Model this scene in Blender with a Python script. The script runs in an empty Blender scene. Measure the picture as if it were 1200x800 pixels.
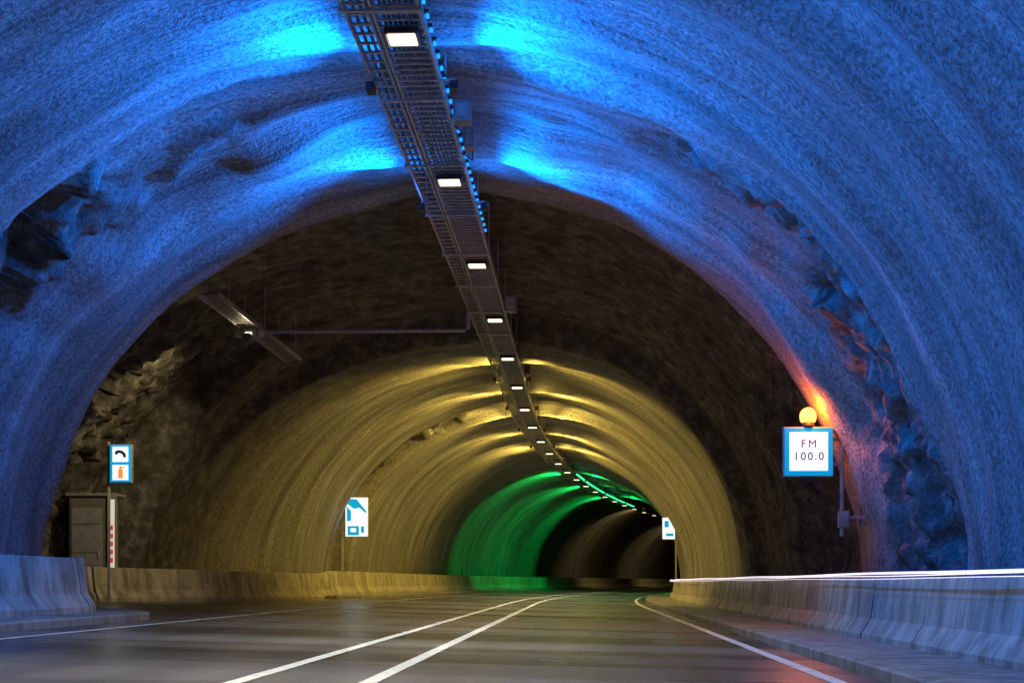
import bpy, math, random
from mathutils import Vector, Matrix, noise
random.seed(7)
S = bpy.context.scene
S.view_settings.view_transform = 'Standard'
S.view_settings.look = 'None'
S.view_settings.exposure = 0
R = 450.0; S0 = 50.0; CX = -1.95; CAMH = 0.7

def th(s): return max(0.0, s - S0) / R
def P(s, x, z):
    t = th(s)
    if t <= 0: return (x, s, z)
    return (R - (R - x) * math.cos(t), S0 + (R - x) * math.sin(t), z)
def g(x): return -0.025 * (x + 2.0)

# ------------------------------------------------------------ materials
def newmat(name):
    m = bpy.data.materials.new(name); m.use_nodes = True
    nt = m.node_tree; b = nt.nodes['Principled BSDF']
    return m, nt, b
def N(nt, typ, **kw):
    n = nt.nodes.new(typ)
    for k, v in kw.items(): setattr(n, k, v)
    return n
def ramp(nt, src, stops):
    r = N(nt, 'ShaderNodeValToRGB')
    el = r.color_ramp.elements
    while len(el) < len(stops): el.new(0.5)
    for e, (p, c) in zip(el, stops):
        e.position = p; e.color = (c[0], c[1], c[2], 1) if not isinstance(c, (int, float)) else (c, c, c, 1)
    nt.links.new(src, r.inputs[0]); return r.outputs[0]
def noisen(nt, vec, scale, detail=4, rough=0.6):
    n = N(nt, 'ShaderNodeTexNoise'); n.inputs['Scale'].default_value = scale
    n.inputs['Detail'].default_value = detail; n.inputs['Roughness'].default_value = rough
    nt.links.new(vec, n.inputs['Vector']); return n.outputs[0]
def mapping(nt, vec, sc):
    m = N(nt, 'ShaderNodeMapping'); m.inputs['Scale'].default_value = sc
    nt.links.new(vec, m.inputs['Vector']); return m.outputs[0]
def mixc(nt, fac, a, b, mode='MIX'):
    m = N(nt, 'ShaderNodeMix', data_type='RGBA', blend_type=mode)
    if isinstance(fac, (int, float)): m.inputs[0].default_value = fac
    else: nt.links.new(fac, m.inputs[0])
    for i, v in ((6, a), (7, b)):
        if isinstance(v, tuple): m.inputs[i].default_value = (*v, 1)
        else: nt.links.new(v, m.inputs[i])
    return m.outputs[2]
def bump(nt, bsdf, h, dist, strength=1.0, prev=None):
    b = N(nt, 'ShaderNodeBump'); b.inputs['Distance'].default_value = dist
    b.inputs['Strength'].default_value = strength
    nt.links.new(h, b.inputs['Height'])
    if prev is not None: nt.links.new(prev, b.inputs['Normal'])
    nt.links.new(b.outputs[0], bsdf.inputs['Normal']); return b.outputs[0]

# tunnel lining
mt_wall, nt, b = newmat('shotcrete_and_rock')
tc = N(nt, 'ShaderNodeTexCoord'); obj = tc.outputs['Object']; uv = tc.outputs['UV']
att = N(nt, 'ShaderNodeAttribute', attribute_name='rock_and_shade')  # mask for bare rock, plus painted shade of the unlit stretch
streak = noisen(nt, mapping(nt, uv, (1.5, 0.14, 1)), 1.0, 4, 0.62)
grain = noisen(nt, obj, 15, 3, 0.75)
c1 = ramp(nt, streak, [(0.3, (0.12, 0.12, 0.115)), (0.5, (0.26, 0.26, 0.25)), (0.70, (0.43, 0.43, 0.42))])
c3 = ramp(nt, grain, [(0.38, 0.45), (0.60, 1.12)])
cc = mixc(nt, 1.0, c1, c3, 'MULTIPLY')
rk = noisen(nt, obj, 2.6, 4, 0.7)
rc = ramp(nt, rk, [(0.35, (0.025, 0.022, 0.019)), (0.5, (0.09, 0.08, 0.068)), (0.68, (0.27, 0.25, 0.22))])
nt.links.new(mixc(nt, att.outputs['Fac'], cc, rc), b.inputs['Base Color'])
b.inputs['Roughness'].default_value = 0.65
mm = N(nt, 'ShaderNodeMath', operation='MULTIPLY_ADD'); nt.links.new(streak, mm.inputs[0]); mm.inputs[1].default_value = 4.5; nt.links.new(grain, mm.inputs[2])
bump(nt, b, mm.outputs[0], 0.042, 0.9)

# asphalt
mt_road, nt, b = newmat('asphalt')
tc = N(nt, 'ShaderNodeTexCoord'); obj = tc.outputs['Object']; uv = tc.outputs['UV']
w = noisen(nt, mapping(nt, uv, (0.08, 1.6, 1)), 1.0, 4, 0.6)
reflection_band = noisen(nt, mapping(nt, uv, (0.32, 0.03, 1)), 1.0, 3, 0.55)  # bands of reflected lamp light across the road, painted into the asphalt colour
gr = noisen(nt, obj, 60, 2, 0.7)
c = mixc(nt, 1.0, ramp(nt, w, [(0.3, (0.095, 0.083, 0.080)), (0.7, (0.18, 0.162, 0.152))]), ramp(nt, reflection_band, [(0.42, 0.38), (0.56, 1.2)]), 'MULTIPLY')
c = mixc(nt, 0.6, c, ramp(nt, gr, [(0.3, 0.4), (0.7, 1.4)]), 'MULTIPLY')
nt.links.new(c, b.inputs['Base Color'])
nt.links.new(ramp(nt, reflection_band, [(0.36, 0.20), (0.62, 0.36)]), b.inputs['Roughness'])
b.inputs['Specular IOR Level'].default_value = 0.65
bump(nt, b, gr, 0.006, 0.4)

def concrete(name, lo, hi, sc=1.5):
    m, nt, b = newmat(name)
    tc = N(nt, 'ShaderNodeTexCoord'); obj = tc.outputs['Object']
    a = noisen(nt, obj, sc, 5, 0.72)
    st = noisen(nt, mapping(nt, obj, (3, 3, 0.5)), 1.0, 3, 0.65)
    c = mixc(nt, 1.0, ramp(nt, a, [(0.3, lo), (0.65, hi)]), ramp(nt, st, [(0.32, (0.45, 0.43, 0.39)), (0.6, (1.0, 1.0, 1.0))]), 'MULTIPLY')
    nt.links.new(c, b.inputs['Base Color']); b.inputs['Roughness'].default_value = 0.7
    bump(nt, b, a, 0.04, 0.7); return m
mt_conc = concrete('barrier_concrete', (0.36, 0.34, 0.26), (0.64, 0.60, 0.47), 2.2)
mt_walk = concrete('walkway_concrete', (0.22, 0.21, 0.18), (0.40, 0.38, 0.33), 0.9)
mt_ground = concrete('ground_gravel', (0.08, 0.07, 0.06), (0.16, 0.15, 0.13), 0.4)

mt_line, nt, b = newmat('road_paint')
tc = N(nt, 'ShaderNodeTexCoord')
a = noisen(nt, tc.outputs['Object'], 9, 5, 0.75)
nt.links.new(ramp(nt, a, [(0.34, (0.18, 0.17, 0.17)), (0.48, (0.78, 0.78, 0.75))]), b.inputs['Base Color'])
b.inputs['Roughness'].default_value = 0.5

def simple(name, col, rough=0.5, metal=0.0, var=0.25):
    m, nt, b = newmat(name)
    tc = N(nt, 'ShaderNodeTexCoord'); a = noisen(nt, tc.outputs['Object'], 6, 4, 0.7)
    lo = tuple(v * (1 - var) for v in col); hi = tuple(min(1, v * (1 + var)) for v in col)
    nt.links.new(ramp(nt, a, [(0.3, lo), (0.7, hi)]), b.inputs['Base Color'])
    b.inputs['Roughness'].default_value = rough; b.inputs['Metallic'].default_value = metal
    return m
def emis(name, col, st):
    m, nt, b = newmat(name)
    b.inputs['Base Color'].default_value = (*[min(1, v) for v in col], 1)
    b.inputs['Emission Color'].default_value = (*col, 1)
    b.inputs['Emission Strength'].default_value = st
    try: m.cycles.emission_sampling = 'NONE'
    except Exception: pass
    return m
mt_galv = simple('galvanised_steel', (0.52, 0.53, 0.55), 0.45, 0.25)
mt_dark = simple('dark_painted_metal', (0.07, 0.07, 0.075), 0.5, 0.3)
mt_cable = simple('grey_cable', (0.16, 0.16, 0.17), 0.6)
mt_grey = simple('grey_cabinet_paint', (0.33, 0.35, 0.37), 0.5)
mt_booth = simple('booth_paint', (0.22, 0.20, 0.17), 0.5)
mt_redp = simple('red_paint', (0.45, 0.04, 0.03), 0.5)
mt_red = emis('red_lettering', (0.75, 0.05, 0.03), 0.5)
mt_lamp = emis('lamp_glass', (1.0, 0.84, 0.50), 3.2)
mt_bled = emis('blue_led', (0.01, 0.30, 0.95), 1.6)
mt_gled = emis('green_led', (0.05, 1.0, 0.35), 2.0)
mt_white = emis('sign_white', (0.80, 0.92, 1.0), 0.95)
mt_cyan = emis('sign_blue', (0.0, 0.30, 0.62), 0.9)
mt_ink = simple('sign_ink', (0.03, 0.05, 0.07), 0.6)
mt_orange = emis('sign_orange', (1.0, 0.25, 0.03), 0.9)
mt_beacon = emis('beacon_lens', (1.0, 0.30, 0.05), 5.0)
mt_strip = emis('booth_light_panel', (0.85, 0.8, 0.72), 0.55)
mt_trail = emis('light_trail_glow', (1.0, 0.90, 0.98), 1.0)

# ------------------------------------------------------------ builder
class B:
    def __init__(s): s.v = []; s.f = []; s.m = []; s.mats = []; s.uv = {}
    def mi(s, m):
        if m not in s.mats: s.mats.append(m)
        return s.mats.index(m)
    def box(s, c, d, m, ch=0.0):
        i = len(s.v); k = s.mi(m)
        for z in (-1, 1):
            for y in (-1, 1):
                for x in (-1, 1):
                    s.v.append(P(c[0] + y * d[1] / 2, c[1] + x * d[0] / 2, c[2] + z * d[2] / 2))
        for q in ((0, 2, 3, 1), (4, 5, 7, 6), (0, 1, 5, 4), (2, 6, 7, 3), (0, 4, 6, 2), (1, 3, 7, 5)):
            s.f.append(tuple(i + a for a in q)); s.m.append(k)
    def poly(s, pts, depth, m):
        k = s.mi(m); n = len(pts); i = len(s.v)
        for a in pts: s.v.append(P(a[0], a[1], a[2]))
        for a in pts: s.v.append(P(a[0] + depth, a[1], a[2]))
        s.f.append(tuple(range(i, i + n))); s.m.append(k)
        s.f.append(tuple(range(i + 2 * n - 1, i + n - 1, -1))); s.m.append(k)
        for j in range(n):
            s.f.append((i + j, i + n + j, i + n + (j + 1) % n, i + (j + 1) % n)); s.m.append(k)
    def tube(s, pts, r, m, n=8, rads=None):
        pts = [Vector(P(*p)) for p in pts]; k = s.mi(m); i = len(s.v)
        for j, p in enumerate(pts):
            t = (pts[min(j + 1, len(pts) - 1)] - pts[max(j - 1, 0)]).normalized()
            up = Vector((0, 0, 1)) if abs(t.z) < 0.9 else Vector((1, 0, 0))
            a = t.cross(up).normalized(); bb = a.cross(t)
            rr = rads[j] if rads else r
            for q in range(n):
                an = 2 * math.pi * q / n
                s.v.append(tuple(p + (a * math.cos(an) + bb * math.sin(an)) * rr))
        for j in range(len(pts) - 1):
            for q in range(n):
                s.f.append((i + j * n + q, i + j * n + (q + 1) % n, i + (j + 1) * n + (q + 1) % n, i + (j + 1) * n + q)); s.m.append(k)
        s.f.append(tuple(i + q for q in range(n))[::-1]); s.m.append(k)
        e = i + (len(pts) - 1) * n
        s.f.append(tuple(e + q for q in range(n))); s.m.append(k)
    def sweep(s, ss, prof, m, closed=True, caps=True):
        k = s.mi(m); i = len(s.v); n = None
        for a in ss:
            pr = prof(a); n = len(pr)
            for (x, z) in pr: s.uv[len(s.v)] = (a, x); s.v.append(P(a, x, z))
        for j in range(len(ss) - 1):
            for q in range(n if closed else n - 1):
                s.f.append((i + j * n + q, i + j * n + (q + 1) % n, i + (j + 1) * n + (q + 1) % n, i + (j + 1) * n + q)); s.m.append(k)
        if closed and caps:
            s.f.append(tuple(i + q for q in range(n))[::-1]); s.m.append(k)
            e = i + (len(ss) - 1) * n
            s.f.append(tuple(e + q for q in range(n))); s.m.append(k)
    def make(s, name, smooth=False, bevel=0.0, uv=False, parent=None):
        me = bpy.data.meshes.new(name); me.from_pydata(s.v, [], s.f)
        for m in s.mats: me.materials.append(m)
        me.polygons.foreach_set('material_index', s.m)
        if uv:
            ul = me.uv_layers.new(name='UVMap')
            for l in me.loops: ul.data[l.index].uv = s.uv.get(l.vertex_index, (0, 0))
        if smooth: me.polygons.foreach_set('use_smooth', [True] * len(me.polygons))
        me.update()
        o = bpy.data.objects.new(name, me); S.collection.objects.link(o)
        if bevel:
            md = o.modifiers.new('b', 'BEVEL'); md.width = bevel; md.segments = 2; md.limit_method = 'ANGLE'
        if parent: o.parent = parent
        return o
def fr(a, b, d):
    n = max(1, int(round((b - a) / d))); return [a + (b - a) * i / n for i in range(n + 1)]
def sm(a, b, x):
    t = min(1, max(0, (x - a) / (b - a))); return t * t * (3 - 2 * t)

# ------------------------------------------------------------ tunnel lining
CEN = -2.3
def prof_par(s):
    aR, b = 6.95, 6.6; aL = 6.95
    k = sm(26.15, 26.5, s) * (1 - sm(41.8, 42.3, s))
    aR += 0.45 * k; b += 0.75 * k
    k1 = sm(26.15, 26.5, s) * (1 - sm(39.4, 39.6, s))
    aL += 3.95 * k1
    k2 = sm(39.4, 39.6, s) * (1 - sm(41.8, 50, s))
    aL += 2.25 * k2
    k3 = sm(56.5, 56.9, s) * (1 - sm(59, 59.5, s)); aL += 0.75 * k3; b += 0.25 * k3
    k4 = sm(84, 84.5, s); b -= 0.10 * k4; aR -= 0.4 * sm(60, 75, s)
    k5 = sm(120, 120.6, s); aL += 0.35 * k5; b += 0.2 * k5
    return aL, aR, b
def facet(s, arc, sc, seed):
    p = Vector((s * sc, arc * sc, seed + 0.35 * noise.noise(Vector((s * sc * 2, arc * sc * 2, seed)))))
    pt = noise.voronoi(p)[1][0]
    r = noise.cell_vector(pt * 13.7 + Vector((5, 7, 11)))
    dlt = p - pt
    return (r[0] - .5) * 1.6 * dlt.x + (r[1] - .5) * 1.6 * dlt.y + (r[2] - .5) * 0.5
nA = 210
rows = fr(-40, 12, 1.0) + fr(12, 17, 0.2)[1:] + fr(17, 44, 0.085)[1:] + fr(44, 75, 0.17)[1:] + fr(75, 130, 0.4)[1:] + fr(130, 270, 1.2)[1:]
verts = []; uvs = []; rock_and_shade = []
for s in rows:
    aL, aR, b = prof_par(s)
    for j in range(nA + 1):
        f = math.pi + 0.2 - (math.pi + 0.4) * j / nA
        c, sn = math.cos(f), math.sin(f)
        a = aL if c < 0 else aR
        arc = (1 - j / nA) * 24
        side = abs(c)
        wob = 0.7 * noise.noise(Vector((s * 0.3, arc * 0.6, 3))) + 0.35 * noise.noise(Vector((s * 0.5, arc * 1.7, 13)))
        rb = sm(19.4, 19.6, s + 0.3 * wob) * (1 - sm(21.6, 24.2, s + wob * 1.6 - (1.4 * sm(0.75, 0.95, c))))
        pn = noise.noise(Vector((s * 0.5, arc * 0.5, 9)))
        if c < 0:
            patch = sm(.50, .66, side + .12 * pn) * (1 - sm(.93, .985, side)) + .55 * sm(.05, .3, pn) * sm(.15, .3, side)
            wid = 1 - sm(21.2, 22.6, s + wob * 1.5)
        else:
            patch = sm(.66, .86, side + .10 * pn) + .8 * sm(.36, .5, side + .2 * pn) * sm(-.1, .25, pn)
            wid = 1 - sm(20.3, 21.6, s + wob * 1.6 - 3.0 * sm(.6, .95, side))
        m1 = rb * min(1, patch) * wid
        m2 = sm(28, 30, s) * (1 - sm(38.6, 39.0, s)) * sm(0.45, 0.75, -c) if c < 0 else 0
        m3 = sm(56.6, 57.0, s) * (1 - sm(58.8, 59.4, s)) * sm(0.1, 0.6, -c) if c < 0 else 0
        m4 = sm(26.6, 27.2, s) * (1 - sm(33, 36, s + 2 * wob)) * sm(0.72, 0.95, c) * 0.8 if c > 0 else 0
        m5 = sm(120.5, 121, s) * (1 - sm(124, 126, s)) * 0.8 if c < 0 else 0
        m6 = sm(26.6, 27.2, s) * (1 - sm(41, 41.8, s)) * 0.18
        m = max(m1, m2, m3, m4, m5, m6)
        mc = max(m if s > 26 else m * .8, .9 * sm(26.4, 27, s) * (1 - sm(41.5, 46.5, s + 2.2 * wob)))  # colour mask: bare rock, and the dark stretch's shade painted into the wall
        d = 0.20 * noise.noise(Vector((s * 0.28, arc * 0.16, 1)))
        d += 0.13 * noise.noise(Vector((s * 0.9, arc * 0.16, 5)))
        if 10 < s < 130:
            d += 0.075 * noise.noise(Vector((s * 1.5, arc * 0.6, 8)))
            d += 0.014 * noise.noise(Vector((s * 4, arc * 4, 2)))
        if 17 < s < 26.3:
            d += 0.17 * noise.noise(Vector((s * 0.75, arc * 0.45, 15)))
        d += 0.36 * rb * (0.55 + 0.45 * sm(0.3, 0.9, side))
        if m > 0.02:
            w1 = 0.34 if (s < 26 and c > 0) else 0.60
            d += m * (w1 * facet(s, arc, 0.75, 1.3) + w1 * .55 * facet(s, arc, 1.9, 4.1) + 0.15 * facet(s, arc, 4.0, 8.1) + 0.07 * noise.noise(Vector((s * 6, arc * 6, 6))) + .08 * noise.noise(Vector((s * 2, arc * 1.2, 26))))
        x = CEN + (a + d) * c; z = CAMH + (b + d) * sn
        verts.append(P(s, x, z)); uvs.append((s, arc)); rock_and_shade.append(mc)
faces = []
W = nA + 1
for i in range(len(rows) - 1):
    for j in range(nA):
        faces.append((i * W + j, i * W + j + 1, (i + 1) * W + j + 1, (i + 1) * W + j))
me = bpy.data.meshes.new('tunnel_lining'); me.from_pydata(verts, [], faces)
me.materials.append(mt_wall)
ul = me.uv_layers.new(name='UVMap')
vi = [0] * len(me.loops); me.loops.foreach_get('vertex_index', vi)
flat = []
for k in vi: flat += uvs[k]
ul.data.foreach_set('uv', flat)
at = me.attributes.new('rock_and_shade', 'FLOAT', 'POINT'); at.data.foreach_set('value', rock_and_shade)
me.polygons.foreach_set('use_smooth', [True] * len(me.polygons)); me.update()
tun = bpy.data.objects.new('tunnel_lining', me); S.collection.objects.link(tun)
for nm, s in (('unseen_end_cap', -40.2), ('unseen_end_cap', 270.3)):  # unseen caps added at both ends to keep sky light out
    q = B(); q.box((s, -3, 3), (24, 0.3, 14), mt_walk); q.make(nm)

# ------------------------------------------------------------ ground, road, walkways
q = B(); gv = 1500
q.v = [(-gv, -gv, -0.9), (gv, -gv, -0.9), (gv, gv, -0.9), (-gv, gv, -0.9)]; q.f = [(0, 1, 2, 3)]; q.m = [0]; q.mats = [mt_ground]; q.make('ground')
q = B(); q.sweep(fr(-40, 270, 1.0), lambda s: [(x, g(x)) for x in (-15, -12, -9, -6, -4, -2, 0, 2.5, 6)], mt_road, closed=False); q.make('road', uv=True)
LW = 0.13
def strip(q, x, a, b_, w=LW, h=0.004):
    q.sweep(fr(a, b_, 1.0), lambda s: [(x - w / 2, g(x) + h), (x + w / 2, g(x) + h)], mt_line, closed=False)
q = B()
strip(q, CX - 0.44, -40, 270); strip(q, CX + 0.44, -40, 270)
strip(q, 2.06, -40, 270); strip(q, -6.1, -40, 270)
q.make('road_marking')
def walk(name, ss, x0f, x1):
    q = B()
    def pr(s):
        x0 = x0f(s); z = g(x0) + 0.11
        if x1 > x0: return [(x0, g(x0) - 0.1), (x0, z - 0.02), (x0 + 0.025, z), (x0 + 0.2, z + 0.002), (x1, g(x1) + 0.11), (x1, g(x1) - 0.1)]
        return [(x0, g(x0) - 0.1), (x0, z - 0.02), (x0 - 0.025, z), (x0 - 0.2, z + 0.002), (x1, g(x1) + 0.11), (x1, g(x1) - 0.1)]
    q.sweep(ss, pr, mt_walk); return q.make(name)
walk('walkway', fr(-40, 270, 1.0), lambda s: 2.48, 5.6)
walk('walkway', fr(-40, 23, 1.0) + fr(23, 26, 0.15)[1:], lambda s: -6.75 - 1.9 * (1 - math.sqrt(max(0, 1 - max(0, (s - 23.2) / 2.85) ** 2))), -10.0)
walk('walkway', fr(50, 270, 1.0), lambda s: -7.1 - 0.9 * (1 - sm(50, 58, s)), -9.9)
# ------------------------------------------------------------ barriers
def barrier(name, a, b_, xf, seg, zf, hgt=0.8, trim=0.006):
    q = B(); s = a
    while s < b_ - 0.1:
        e = min(s + seg, b_); jx = random.uniform(-0.012, 0.012); jz = random.uniform(-0.008, 0.008)
        def pr(t):
            x = xf(t) + jx; z = zf(t, x) + jz
            return [(x - .30, z - .15), (x - .30, z + .08), (x - .17, z + .28), (x - .10, z + hgt - .02), (x - .08, z + hgt), (x + .08, z + hgt), (x + .10, z + hgt - .02), (x + .17, z + .28), (x + .30, z + .08), (x + .30, z - .15)]
        q.sweep(fr(s + trim, e - trim, 1.0), pr, mt_conc); s = e
    return q.make(name)
barrier('concrete_barrier', -16, 200, lambda s: 3.9, 3.0, lambda s, x: g(x) + 0.11)
barrier('concrete_barrier', -16, 23.3, lambda s: -7.75, 3.0, lambda s, x: g(x) + 0.11, 0.82)
def xl(s):
    if s < 45: return -11.9 + (s - 36.2) * (3.0 / 8.8)
    return -8.9 + 0.75 * sm(45, 58, s)
barrier('concrete_barrier', 36.2, 200, xl, 3.4, lambda s, x: g(x) + 0.11 * sm(50, 52, s), 0.82)

# ------------------------------------------------------------ cable tray
ZT = 6.7
q = B()
def rail(x, w, h, z, a=2, b_=230): q.sweep(fr(a, b_, 1.5), lambda s: [(x - w / 2, z), (x + w / 2, z), (x + w / 2, z + h), (x - w / 2, z + h)], mt_galv)
rail(-2.50, .025, .09, ZT + .02); rail(-2.26, .025, .09, ZT + .02)
rail(-2.20, .03, .13, ZT); rail(-1.70, .03, .13, ZT)
for s in fr(4, 75, 0.3): q.box((s, -2.38, ZT + .055), (.215, .04, .025), mt_galv)
for s in fr(4, 75, 0.2): q.box((s, -1.95, ZT + .03), (.47, .035, .02), mt_galv)
for s in fr(75, 230, 1.0): q.box((s, -1.95, ZT + .03), (.47, .12, .02), mt_galv)
for k in range(7):
    x = -2.12 + k * 0.055; q.tube([(s, x + 0.01 * math.sin(s * 1.3 + k), ZT + .075 + .012 * math.sin(s + 2 * k)) for s in fr(2, 230, 1.5)], .02, mt_cable, 6)
for k in range(2):
    q.tube([(s, -2.42 + k * 0.08, ZT + .095) for s in fr(2, 230, 2)], .02, mt_cable, 6)
for s in fr(4, 220, 3.0):
    for x in (-2.52, -1.68): q.box((s, x, ZT + 0.45), (.02, .02, 0.9), mt_galv)
    q.box((s, -2.1, ZT - .02), (.88, .05, .03), mt_galv)
tray = q.make('cable_tray')
for s, w, h in ((19.9, .22, .26), (21.2, .14, .2), (33.6, .26, .34), (44, .2, .3), (58, .22, .3)):
    q = B(); q.box((s, -1.54, ZT + .08), (w, .3, h), mt_grey); q.box((s - .155, -1.54, ZT + .08), (w * .7, .01, h * .7), mt_redp if s == 44 else mt_galv)
    q.box((s, -1.62, ZT + .1 + h / 2), (.12, .04, .02), mt_dark)
    q.tube([(s, -1.5, ZT - h / 2 + .05), (s + .02, -1.5, ZT - h / 2 - .06), (s + .15, -1.66, ZT - .03)], .012, mt_cable, 6)
    q.make('junction_box', bevel=0.008)
q = B()
for s in fr(6, 26.6, 0.42):
    q.box((s, -1.655, ZT + .10), (.035, .06, .035), mt_bled); q.box((s, -1.665, ZT + .14), (.05, .12, .03), mt_dark)
q.make('led_light_strip')
q = B()
for s in fr(86, 122, 1.2):
    q.box((s, -1.645, ZT + .02), (.10, .4, .07), mt_gled)
q.make('led_light_strip')

# ------------------------------------------------------------ ceiling lamps
def light(name, typ, loc, power, col, direction=None, parent=None, **kw):
    l = bpy.data.lights.new(name, typ); l.energy = power; l.color = col
    for k, v in kw.items(): setattr(l, k, v)
    o = bpy.data.objects.new(name, l); S.collection.objects.link(o); o.location = loc
    if direction is not None: o.rotation_euler = Vector(direction).to_track_quat('-Z', 'Y').to_euler()
    if parent: o.parent = parent
    return o
s = 4.7
while s < 205:
    q = B()
    q.box((s, CX, ZT - .035), (.38, .42, .06), mt_dark)
    q.box((s, CX, ZT - .07), (.30, .34, .012), mt_lamp)
    q.box((s, CX - .17, ZT - .06), (.015, .38, .05), mt_galv); q.box((s, CX + .17, ZT - .06), (.015, .38, .05), mt_galv)
    lo = q.make('ceiling_lamp')
    if s < 110:
        pw = 150 if s < 26 else (110 if s < 46 else 150)
        if s > 84: pw = 60
        light('lamp_light', 'AREA', P(s, CX, ZT - .085), pw, (1.0, .95, .62) if s < 26 else (1.0, .86, .50), (0, 0, -1), lo, shape='SQUARE', size=.20, spread=math.radians(94))
    s += 6.02

def wash(s, side, power, col, fwd, cone, down=-0.15, off=0.55, z=6.62, up=0, blend=.5, back=-.25):
    t = th(s); RM = Matrix.Rotation(-t, 3, 'Z'); d = RM @ Vector((side, fwd, down))
    q = B(); x = CX + side * (off - .06) - (0.15 if side < 0 else 0)
    q.box((s, x - side * .06, z + .02), (.10, .22, .10), mt_dark); q.box((s, x - side * .14, z + .10), (.16, .05, .03), mt_galv)
    o = q.make('wall_washer_lamp')
    light('washer_light', 'SPOT', P(s, x + side * 0.03, z), power, col, d, o, spot_size=math.radians(cone), spot_blend=blend, shadow_soft_size=0.06)
    if up:
        light('washer_uplight', 'SPOT', P(s, x + side * .02, z + .09), up, col, RM @ Vector((side * .45, back, 1)), o, spot_size=math.radians(168), spot_blend=0.5, shadow_soft_size=0.06)
BLUE = (0.0, 0.19, 1.0)
for s in (6.3, 12.3, 18.4, 24.3):
    for sd in (-1, 1):
        near = s > 20
        wash(s, sd, 2000 if near else 1750, BLUE, -0.55 if near else -0.2, 124 if near else 146, 0.0, up=95 if sd < 0 else 65, blend=.85, back=-.5 if near else -.1)
YEL = (1.0, 0.66, 0.11)
for i, s in enumerate((45.0, 52.4, 59.8, 67.2, 74.6)):
    for sd in (-1, 1):
        wash(s, sd, 1000, YEL, 0.6 if i < 1 else (0.3 if i < 2 else 0.0), 118 if i < 1 else 140, up=100, blend=.8, back=.35 if i < 1 else 0)
GRN = (0.005, 1.0, 0.14)
for i, s in enumerate((90, 103, 116)):
    for sd in (-1, 1):
        wash(s, sd, 900, GRN, 0.5 if i == 0 else (-0.4 if i == 2 else 0), 120, up=30)
for s in (138, 165):
    wash(s, -1, 300, (1, .75, .30), 0.2, 140)

# ------------------------------------------------------------ hanging side tray, pipe, flood lamp
q = B(); HZ = 6.25; HX = -7.25
for x in (HX - .2, HX + .2): q.sweep(fr(29.6, 38.4, 1), lambda s: [(x - .015, HZ), (x + .015, HZ), (x + .015, HZ + .1), (x - .015, HZ + .1)], mt_galv)
for s in fr(29.7, 38.3, .25): q.box((s, HX, HZ + .03), (.37, .05, .02), mt_galv)
for k in range(4): q.tube([(29.6, HX - .1 + k * .06, HZ + .07), (38.4, HX - .1 + k * .06, HZ + .07)], .02, mt_cable, 6)
for s in (30.4, 33.9, 37.6):
    for x in (HX - .22, HX + .22): q.box((s, x, HZ + .6), (.02, .02, 1.2), mt_galv)
ht = q.make('hanging_cable_tray')
q = B(); q.tube([(33.9, HX + .22, HZ + .02), (33.9, -2.56, HZ + .02), (33.9, -2.50, HZ + .06), (33.9, -2.50, ZT)], .045, mt_galv); q.make('conduit_pipe')
q = B(); q.box((33.4, HX, HZ - .12), (.34, .34, .2), mt_grey); q.tube([(33.22, HX, HZ - .2), (33.0, HX, HZ - .24)], .09, mt_dark, 12)
q.box((33.4, HX - .25, HZ - .1), (.12, .2, .14), mt_galv); q.box((33.4, HX + .25, HZ - .1), (.12, .2, .14), mt_galv)
q.box((33.22, HX, HZ - .13), (.14, .012, .06), mt_lamp)
fl = q.make('flood_lamp')
light('flood_light', 'SPOT', P(33.75, HX - .1, HZ - .3), 620, (1.0, .78, .36), (-5.2, 4.4, -3.2), fl, spot_size=math.radians(68), spot_blend=.7, shadow_soft_size=.08)
light('flood_light', 'SPOT', P(32.9, HX, HZ - .3), 14, (1.0, .8, .45), (-.1, -1, 0.3), fl, spot_size=math.radians(150), spot_blend=.6, shadow_soft_size=.08)

# ------------------------------------------------------------ FM radio sign + beacon
s0 = 25.0; sx = 3.67; sz = 2.81; hw = .385
q = B()
q.box((s0 + .08, sx, sz), (2 * hw + .03, .15, 2 * hw + .03), mt_galv)
q.box((s0 - .004, sx, sz), (2 * hw, .016, 2 * hw), mt_cyan)
q.box((s0 - .016, sx, sz), (2 * hw - .15, .010, 2 * hw - .15), mt_white)
px = 4.22
q.tube([(s0 + .1, px, 3.3), (s0 + .1, px, 1.45)], .035, mt_galv)
for z in (sz + .2, sz - .2): q.box((s0 + .1, (sx + hw + px) / 2, z), (px - sx - hw + .04, .05, .05), mt_galv)
for z in (3.2, 1.75): q.box((s0 + .1, px + .3, z), (.6, .05, .05), mt_galv)
q.tube([(s0 + .1, px - .05, 3.28), (s0 + .1, px + .18, 3.15), (s0 + .1, px + .28, 2.5), (s0 + .1, px + .3, 1.6)], .018, mt_cable)
q.box((s0 + .05, px + .02, 1.72), (.17, .16, .27), mt_grey); q.box((s0 - .035, px + .02, 1.72), (.13, .01, .22), mt_galv)
q.box((s0 + .06, sx, sz - hw - .06), (.3, .08, .05), mt_dark)
sign = q.make('radio_information_sign', bevel=0.006)
def text(body, size, s, x, z, mat, parent, sp=1.0):
    cu = bpy.data.curves.new('lettering', 'FONT'); cu.body = body; cu.size = size; cu.align_x = 'CENTER'; cu.align_y = 'CENTER'; cu.extrude = .003; cu.space_character = sp
    cu.materials.append(mat)
    o = bpy.data.objects.new('lettering', cu); S.collection.objects.link(o)
    o.location = P(s, x, z); o.rotation_euler = (math.pi / 2, 0, -th(s)); o.parent = parent
text('FM', .18, s0 - .026, sx, sz + .12, mt_ink, sign, 1.35)
text('100.0', .18, s0 - .026, sx, sz - .08, mt_ink, sign, 1.25)
q = B()
bz = sz + hw + .06
q.tube([(s0 + .06, sx, bz - .06), (s0 + .06, sx, bz + .03)], .10, mt_dark, 16)
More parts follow.
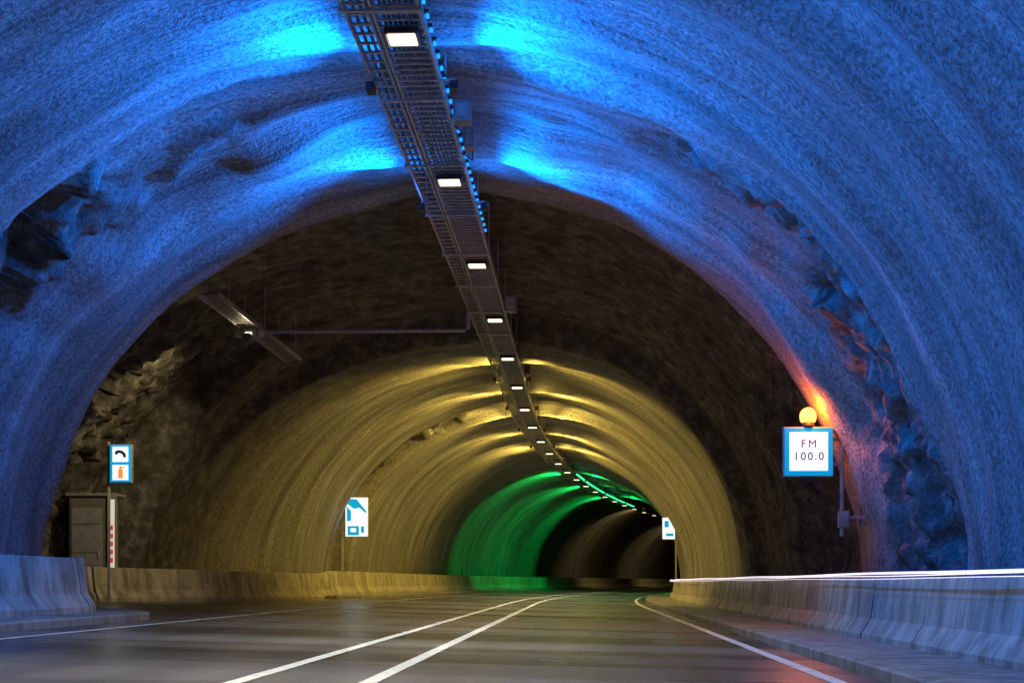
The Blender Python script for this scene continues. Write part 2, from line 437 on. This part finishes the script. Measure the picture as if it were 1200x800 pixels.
prof = [(0.0, .105), (.03, .125), (.09, .135), (.15, .13), (.20, .10), (.235, .055), (.245, .01)]
q.tube([(s0 + .06, sx, bz + .03 + a) for a, r in prof], 0, mt_beacon, 18, [r for a, r in prof])
bc = q.make('warning_beacon', smooth=True)
light('beacon_light', 'POINT', P(s0 - .16, sx + .02, bz + .2), 55, (1.0, .16, .008), None, bc, shadow_soft_size=.05)
light('beacon_light', 'POINT', P(s0 + .28, sx + .05, bz + .2), 85, (1.0, .16, .008), None, bc, shadow_soft_size=.05)

# ------------------------------------------------------------ SOS sign on the left
s0 = 36.0; sx = -10.92; sz = 3.52; w = .5; h = .88
q = B(); q.box((s0 + .07, sx, sz), (w + .03, .13, h + .03), mt_galv); q.box((s0 - .004, sx, sz), (w, .016, h), mt_cyan)
for dz in (.215, -.215): q.box((s0 - .016, sx, sz + dz), (w - .12, .01, .36), mt_white)
hs = s0 - .024
pts = [(-.13, .02), (-.13, .08), (-.05, .12), (.05, .10), (.13, .03), (.14, -.05), (.08, -.07), (.06, 0), (0, .045), (-.06, .04), (-.07, 0)]
q.poly([(hs, sx + a, sz + .2 + c) for a, c in pts], .006, mt_ink)
q.poly([(hs, sx + a, sz - .215 + c) for a, c in [(-.05, -.14), (.06, -.14), (.06, .06), (.03, .1), (.03, .13), (.09, .09), (.09, .14), (-.02, .15), (-.02, .1), (-.05, .06)]], .006, mt_orange)
q.box((s0 + .1, sx - w / 2 - .06, 2.1), (.06, .06, 3.9), mt_galv)
q.box((s0 + .1, sx - w / 2, sz), (.1, .05, .05), mt_galv)
q.make('emergency_phone_sign', bevel=0.004)
# ------------------------------------------------------------ SOS booth
s0 = 37.6; q = B(); zb = .15
q.box((s0 + .4, -12.2, zb + 1.35), (1.0, .8, 2.7), mt_booth)
q.box((s0 + .4, -12.15, zb + 2.73), (1.25, .95, .07), mt_grey)
q.box((s0 - .012, -12.25, zb + 1.3), (.78, .02, 2.2), mt_grey)
q.box((s0 - .03, -11.95, zb + 1.25), (.04, .03, .22), mt_galv)
for z in (.6, 1.3, 2.0): q.box((s0 - .028, -12.25, zb + z), (.70, .012, .02), mt_booth)
q.box((s0 - .02, -11.60, zb + 1.40), (.20, .12, 2.6), mt_grey)
q.box((s0 - .085, -11.60, zb + 1.55), (.14, .012, 2.1), mt_strip)
for i in range(5): q.box((s0 - .095, -11.60, zb + 1.1 + i * .2), (.07, .008, .12), mt_red)
q.make('emergency_booth', bevel=0.01)
# ------------------------------------------------------------ lay-by sign
s0 = 56.0; sx = -8.28; sz = 3.1; w = .82; h = 1.42
q = B(); q.box((s0 + .07, sx, sz), (w + .04, .13, h + .04), mt_galv); q.box((s0 - .004, sx, sz), (w, .016, h), mt_white)
f = s0 - .016
q.poly([(f, sx + a, sz + c) for a, c in [(-.36, .66), (.0, .66), (.36, .22), (.36, .12), (.1, .34), (-.1, .30), (-.36, .5)]], .006, mt_cyan)
q.poly([(f, sx + a, sz + c) for a, c in [(-.36, .40), (-.2, .22), (-.2, -.15), (-.36, -.15)]], .006, mt_cyan)
q.box((f, sx - .12, sz - .5), (.42, .01, .34), mt_cyan)
q.box((f, sx + .22, sz - .46), (.12, .01, .24), mt_cyan)
q.box((f - .008, sx - .12, sz - .48), (.2, .006, .14), mt_white)
for z in (sz + .4, sz - .4): q.box((s0 + .15, sx - .65, z), (.9, .05, .05), mt_galv)
q.box((s0 + .15, sx - .55, 1.7), (.07, .07, 3.4), mt_galv)
q.make('lay_by_sign', bevel=0.004)
# ------------------------------------------------------------ far right sign
s0 = 73.0; sx = 3.55; sz = 3.25
q = B(); q.box((s0 + .07, sx, sz), (.62, .13, 1.05), mt_galv); q.box((s0 - .004, sx, sz), (.58, .016, 1.0), mt_white)
q.box((s0 - .016, sx - .1, sz + .2), (.2, .01, .3), mt_cyan); q.box((s0 - .016, sx + .05, sz - .3), (.35, .01, .14), mt_cyan)
q.box((s0 + .15, sx + .34, 1.75), (.08, .08, 4.0), mt_galv)
q.make('information_sign')
# ------------------------------------------------------------ light trail above the right barrier
q = B()
for x, z, r in ((3.62, .805, .014), (3.66, .780, .006), (3.60, .745, .004)):
    q.tube([(s, x, z + 0.006 * math.sin(s * .5 + r * 300)) for s in fr(6, 110, 0.7)], r, mt_trail, 8)
q.make('vehicle_light_trail')

# ------------------------------------------------------------ world
wd = bpy.data.worlds.new('World'); S.world = wd; wd.use_nodes = True
nt = wd.node_tree; sky = nt.nodes.new('ShaderNodeTexSky'); sky.sky_type = 'NISHITA'; sky.sun_disc = False
sky.sun_elevation = math.radians(1); sky.sun_rotation = math.radians(200)
bg = nt.nodes['Background']; bg.inputs[1].default_value = 0.003; nt.links.new(sky.outputs[0], bg.inputs[0])
# ------------------------------------------------------------ camera
cd = bpy.data.cameras.new('Camera'); cam = bpy.data.objects.new('Camera', cd); S.collection.objects.link(cam)
cd.sensor_width = 36; cd.lens = 54; cd.shift_y = 282 / 1200; cd.clip_end = 3000
cam.location = (0, 0, CAMH); cam.rotation_euler = (math.pi / 2, 0, math.atan(0.0450))
S.camera = cam
